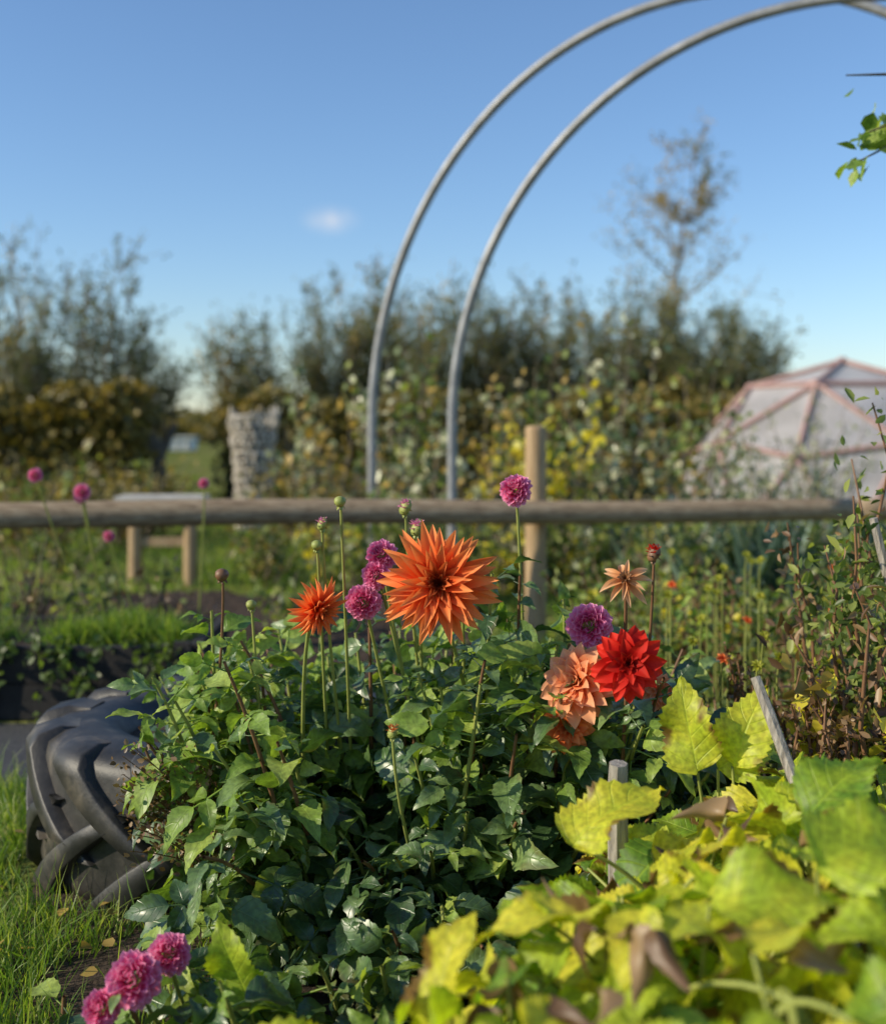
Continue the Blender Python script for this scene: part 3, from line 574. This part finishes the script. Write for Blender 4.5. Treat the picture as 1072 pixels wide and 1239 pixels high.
def pompon(name,c,r,ax,root,pm=P_pk,sm=m_stem,sr=.003):
    a=Acc(); ax_,e1,e2=axes(ax); n=130; i=np.arange(n); ct=1-1.72*(i+.5)/n; t=np.arccos(ct); ph=i*2.39996
    rad=np.cos(ph)[:,None]*e1+np.sin(ph)[:,None]*e2; d0=np.cos(t)[:,None]*ax_+np.sin(t)[:,None]*rad
    tt=t*1.05+.12; d=np.cos(tt)[:,None]*ax_+np.sin(tt)[:,None]*rad; nn=np.sin(tt)[:,None]*ax_-np.cos(tt)[:,None]*rad
    s=r*(.32+.26*np.clip(t/1.4,0,1)); P=np.asarray(c)+d0*(r*.98-s[:,None]*.92)*rng.uniform(.88,1.10,n)[:,None]
    a.add(pet_p,P,frames(d+rng.normal(0,.12,(n,3)),nn+rng.normal(0,.12,(n,3))),s*rng.uniform(.85,1.15,n),0,np.clip(.45-.5*t/1.2+rng.normal(0,.07,n),0,1))
    calyx(a,c,ax,r*1.1); stemto(a,c,ax,root,sr); return a.build(name,[pm,sm])
def bud(name,c,r,root,pm=None,sm=m_stem,ax=(0,0,1)):
    a=Acc(); V=[];F=[]
    c=np.array(c,float); ax_,e1,e2=axes(ax); nz_=7; nr=10
    for i in range(nz_):
        t=i/(nz_-1)*math.pi
        for j in range(nr):
            p=j/nr*6.283; rr=r*.85*math.sin(t)*(1+.08*math.cos(p*5)); V.append(c+ax_*(-r*.8*math.cos(t))+(e1*math.cos(p)+e2*math.sin(p))*rr)
    for i in range(nz_-1):
        for j in range(nr): F.append([i*nr+j,i*nr+(j+1)%nr,(i+1)*nr+(j+1)%nr,(i+1)*nr+j])
    a.mesh(V,F,1); 
    if pm: petals(a,c-ax_*r*.3,ax,[(pet_b,8,40,r*1.3,0,.2),(pet_b,7,22,r*1.35,0,.5),(pet_b,5,8,r*1.3,0,.7)])
    petals(a,c-ax_*r*.5,ax,[(pet_b,6,52,r*1.1,0,.3),(pet_b,6,125,r*.9,0,.3)],1)
    stemto(a,c-ax_*r*.6,ax,root,.0028); return a.build(name,[pm or m_stem,sm])
cactus('orange_dahlia',(-.008,2.2,.80),.115,(-.12,-1,.12),(.10,2.5,.35),P_or)
cactus('orange_dahlia',(-.245,2.25,.745),.062,(.72,-.45,-.35),(-.30,2.5,.3),P_or,sparse=.8)
for c,r,ax,root in(((-.124,2.35,.836),.030,(-.1,-.7,.6),(-.05,2.5,.4)),((-.134,2.33,.798),.027,(-.4,-.8,.2),(-.05,2.5,.4)),((-.161,2.34,.742),.034,(-.3,-1,.1),(-.1,2.5,.4)),((.154,2.45,.963),.032,(-.2,-.7,.7),(.19,2.6,.4)),((.291,2.3,.702),.042,(-.2,-1,.3),(.25,2.6,.3)),
  ((-.466,1.75,.262),.038,(-.2,-.8,.6),(-.40,1.9,.03)),((-.430,1.82,.268),.030,(.1,-.7,.7),(-.38,1.95,.03)),((-.512,1.74,.222),.027,(-.3,-.7,.6),(-.42,1.9,.03)),((.42,1.5,.475),.028,(.1,-.8,.5),(.42,1.6,.1)),
  ((-1.48,4.2,.92),.024,(0,-1,.5),(-1.4,4.7,.2)),((-1.31,4.2,.86),.028,(0,-1,.5),(-1.35,4.7,.2)),((-1.33,4.25,.84),.024,(0,-1,.5),(-1.35,4.7,.2)),((-.93,4.5,.875),.019,(0,-1,.5),(-1.0,4.7,.2)),((-1.30,4.5,.67),.02,(0,-1,.5),(-1.2,4.7,.2)),((.83,2.1,.57),.012,(0,-1,.5),(.80,2.2,.2))):
    pompon('pink_pompon_dahlia',c,r,ax,root)
bud('pink_dahlia_bud',(-.079,2.45,.928),.019,(-.04,2.6,.4),P_pk); bud('pink_dahlia_bud',(-.054,2.43,.886),.019,(-.04,2.6,.4),P_pk); bud('pink_dahlia_bud',(-.24,2.3,.905),.014,(-.22,2.5,.4),P_pk)
bud('red_dahlia_bud',(.419,2.3,.847),.019,(.42,2.5,.3),P_red,m_stemred)
for c,r,root,sm in(((-.205,2.3,.949),.014,(-.20,2.5,.4),m_stem),((-.251,2.3,.862),.013,(-.25,2.5,.4),m_stem),((-.459,2.4,.79),.017,(-.50,2.5,.4),m_stemred),((-.398,2.4,.728),.013,(-.39,2.5,.4),m_stem)): bud('dahlia_bud',c,r,root,None,sm,(-.1,-.3,1))
bud('orange_dahlia_bud',(-.09,2.08,.55),.014,(-.05,2.3,.2),P_or)
decor('red_dahlia',(.336,2.1,.668),.072,(-.1,-1,.25),(.36,2.4,.2),P_red)
decor('peach_dahlia',(.258,2.2,.61),.080,(-.5,-.6,.35),(.3,2.5,.2),P_pe,False,1.4,pet_b2)
decor('peach_dahlia',(.235,2.2,.525),.050,(-.3,-.9,.2),(.3,2.5,.2),P_or,False,1.4,pet_b2)
decor('peach_dahlia',(.44,2.35,.56),.04,(-.2,-.9,.3),(.4,2.5,.2),P_pe,False,1.4,pet_b2)
decor('orange_dahlia',(.56,1.5,.50),.028,(-.1,-.9,.4),(.56,1.6,.1),P_or,False)
a=Acc(); petals(a,(.355,2.25,.80),(-.2,-.8,.5),[(pet_c2,8,108,.062,0,.0),(pet_c2,6,80,.05,0,.1),(pet_b,12,25,.022,0,.9)]); calyx(a,(.355,2.25,.80),(-.2,-.8,.5),.03); stemto(a,(.355,2.25,.80),(-.2,-.8,.5),(.38,2.5,.3)); a.build('wilted_dahlia',[P_wi,m_stemred])
a=Acc()
for i in range(34):
    y=rng.uniform(2.4,4.2); x=rng.uniform(.62,.36*y+.07) if .36*y+.07>.62 else .64; z=.43+.1*rng.random()+.06*(y-2.4)
    petals(a,(x,y,z+.05),(rng.normal(0,.3),-.6,.7),[(pet_b,9,80,.018,0,.0),(pet_b,7,50,.014,0,.1)],0 if i%5==0 else 1); tube(a,[(x,y+.03,.05),(x,y+.02,z),(x,y,z+.05)],.003,.002,5,2)
a.build('marigold_flowers',[P_or,L_yel,m_stem])
a=Acc()
for i in range(30):
    x=rng.uniform(-.66,-.38); b0=np.array([-.40+rng.normal(0,.04),2.42,.1]); tip=np.array([x,2.30+rng.normal(0,.06),rng.uniform(.26,.47)]); pts=bez(b0,(b0+tip)/2+np.array([0,0,.05]),tip,7); tube(a,pts,.002,.001,4,0); leaves_on(a,pts,55,.012,.9,0,T=hexl,spread=.014,t0=.35)
a.build('dried_flower_spray',[L_dry])
# ---------------------------------------------------------------- camera, light
cam=bpy.data.cameras.new('Camera'); co=bpy.data.objects.new('Camera',cam); sc.collection.objects.link(co); sc.camera=co
co.location=(0,0,CAMH); co.rotation_euler=(math.pi/2,0,0); cam.sensor_fit='HORIZONTAL'; cam.sensor_width=24; cam.lens=1400/1072*24; cam.shift_y=-104.5/1072
cam.clip_end=3000; cam.clip_start=.05; cam.dof.use_dof=True; cam.dof.focus_distance=2.2; cam.dof.aperture_fstop=1.65
el=math.radians(28); az=math.atan2(-1,-.28)
sd=Vector((math.sin(az)*math.cos(el),math.cos(az)*math.cos(el),math.sin(el)))
sl=bpy.data.lights.new('sun','SUN'); sl.energy=5; sl.angle=math.radians(.5); sl.color=(1,.89,.68); so=bpy.data.objects.new('sun',sl); sc.collection.objects.link(so); so.rotation_euler=sd.to_track_quat('Z','Y').to_euler()
w=bpy.data.worlds.new('World'); sc.world=w; w.use_nodes=True; N=w.node_tree.nodes; Lk=w.node_tree.links; bg=N['Background']
sky=N.new('ShaderNodeTexSky'); sky.sky_type='NISHITA'; sky.sun_disc=False; sky.sun_elevation=el; sky.sun_rotation=az%(2*math.pi); sky.ozone_density=5; sky.dust_density=.2; sky.air_density=1.1
tc=N.new('ShaderNodeTexCoord'); sub=N.new('ShaderNodeVectorMath'); sub.operation='SUBTRACT'; cd=nrm([-.097,1,.178]); sub.inputs[1].default_value=tuple(cd); Lk.new(tc.outputs['Generated'],sub.inputs[0])
mul=N.new('ShaderNodeVectorMath'); mul.operation='MULTIPLY'; mul.inputs[1].default_value=(1,1,2.0); Lk.new(sub.outputs[0],mul.inputs[0])
ln=N.new('ShaderNodeVectorMath'); ln.operation='LENGTH'; Lk.new(mul.outputs[0],ln.inputs[0])
nz=N.new('ShaderNodeTexNoise'); nz.inputs['Scale'].default_value=90; nz.inputs['Detail'].default_value=4; Lk.new(tc.outputs['Generated'],nz.inputs[0])
f=math_(N,Lk,'SUBTRACT',1.,math_(N,Lk,'DIVIDE',ln.outputs['Value'],.030)); f=math_(N,Lk,'MAXIMUM',f,0.); f=math_(N,Lk,'MULTIPLY',math_(N,Lk,'POWER',f,1.4),nz.outputs[0]); mm=N.new('ShaderNodeClamp'); Lk.new(math_(N,Lk,'MULTIPLY',f,.8),mm.inputs[0])
skyc=mixc(N,Lk,1.,sky.outputs[0],(1.02,1.04,1.08),'MULTIPLY')
Lk.new(mixc(N,Lk,mm.outputs[0],skyc,(6.,5.8,5.8)),bg.inputs[0]); bg.inputs[1].default_value=.15
sc.view_settings.view_transform='Standard'; sc.view_settings.look='None'; sc.view_settings.exposure=0
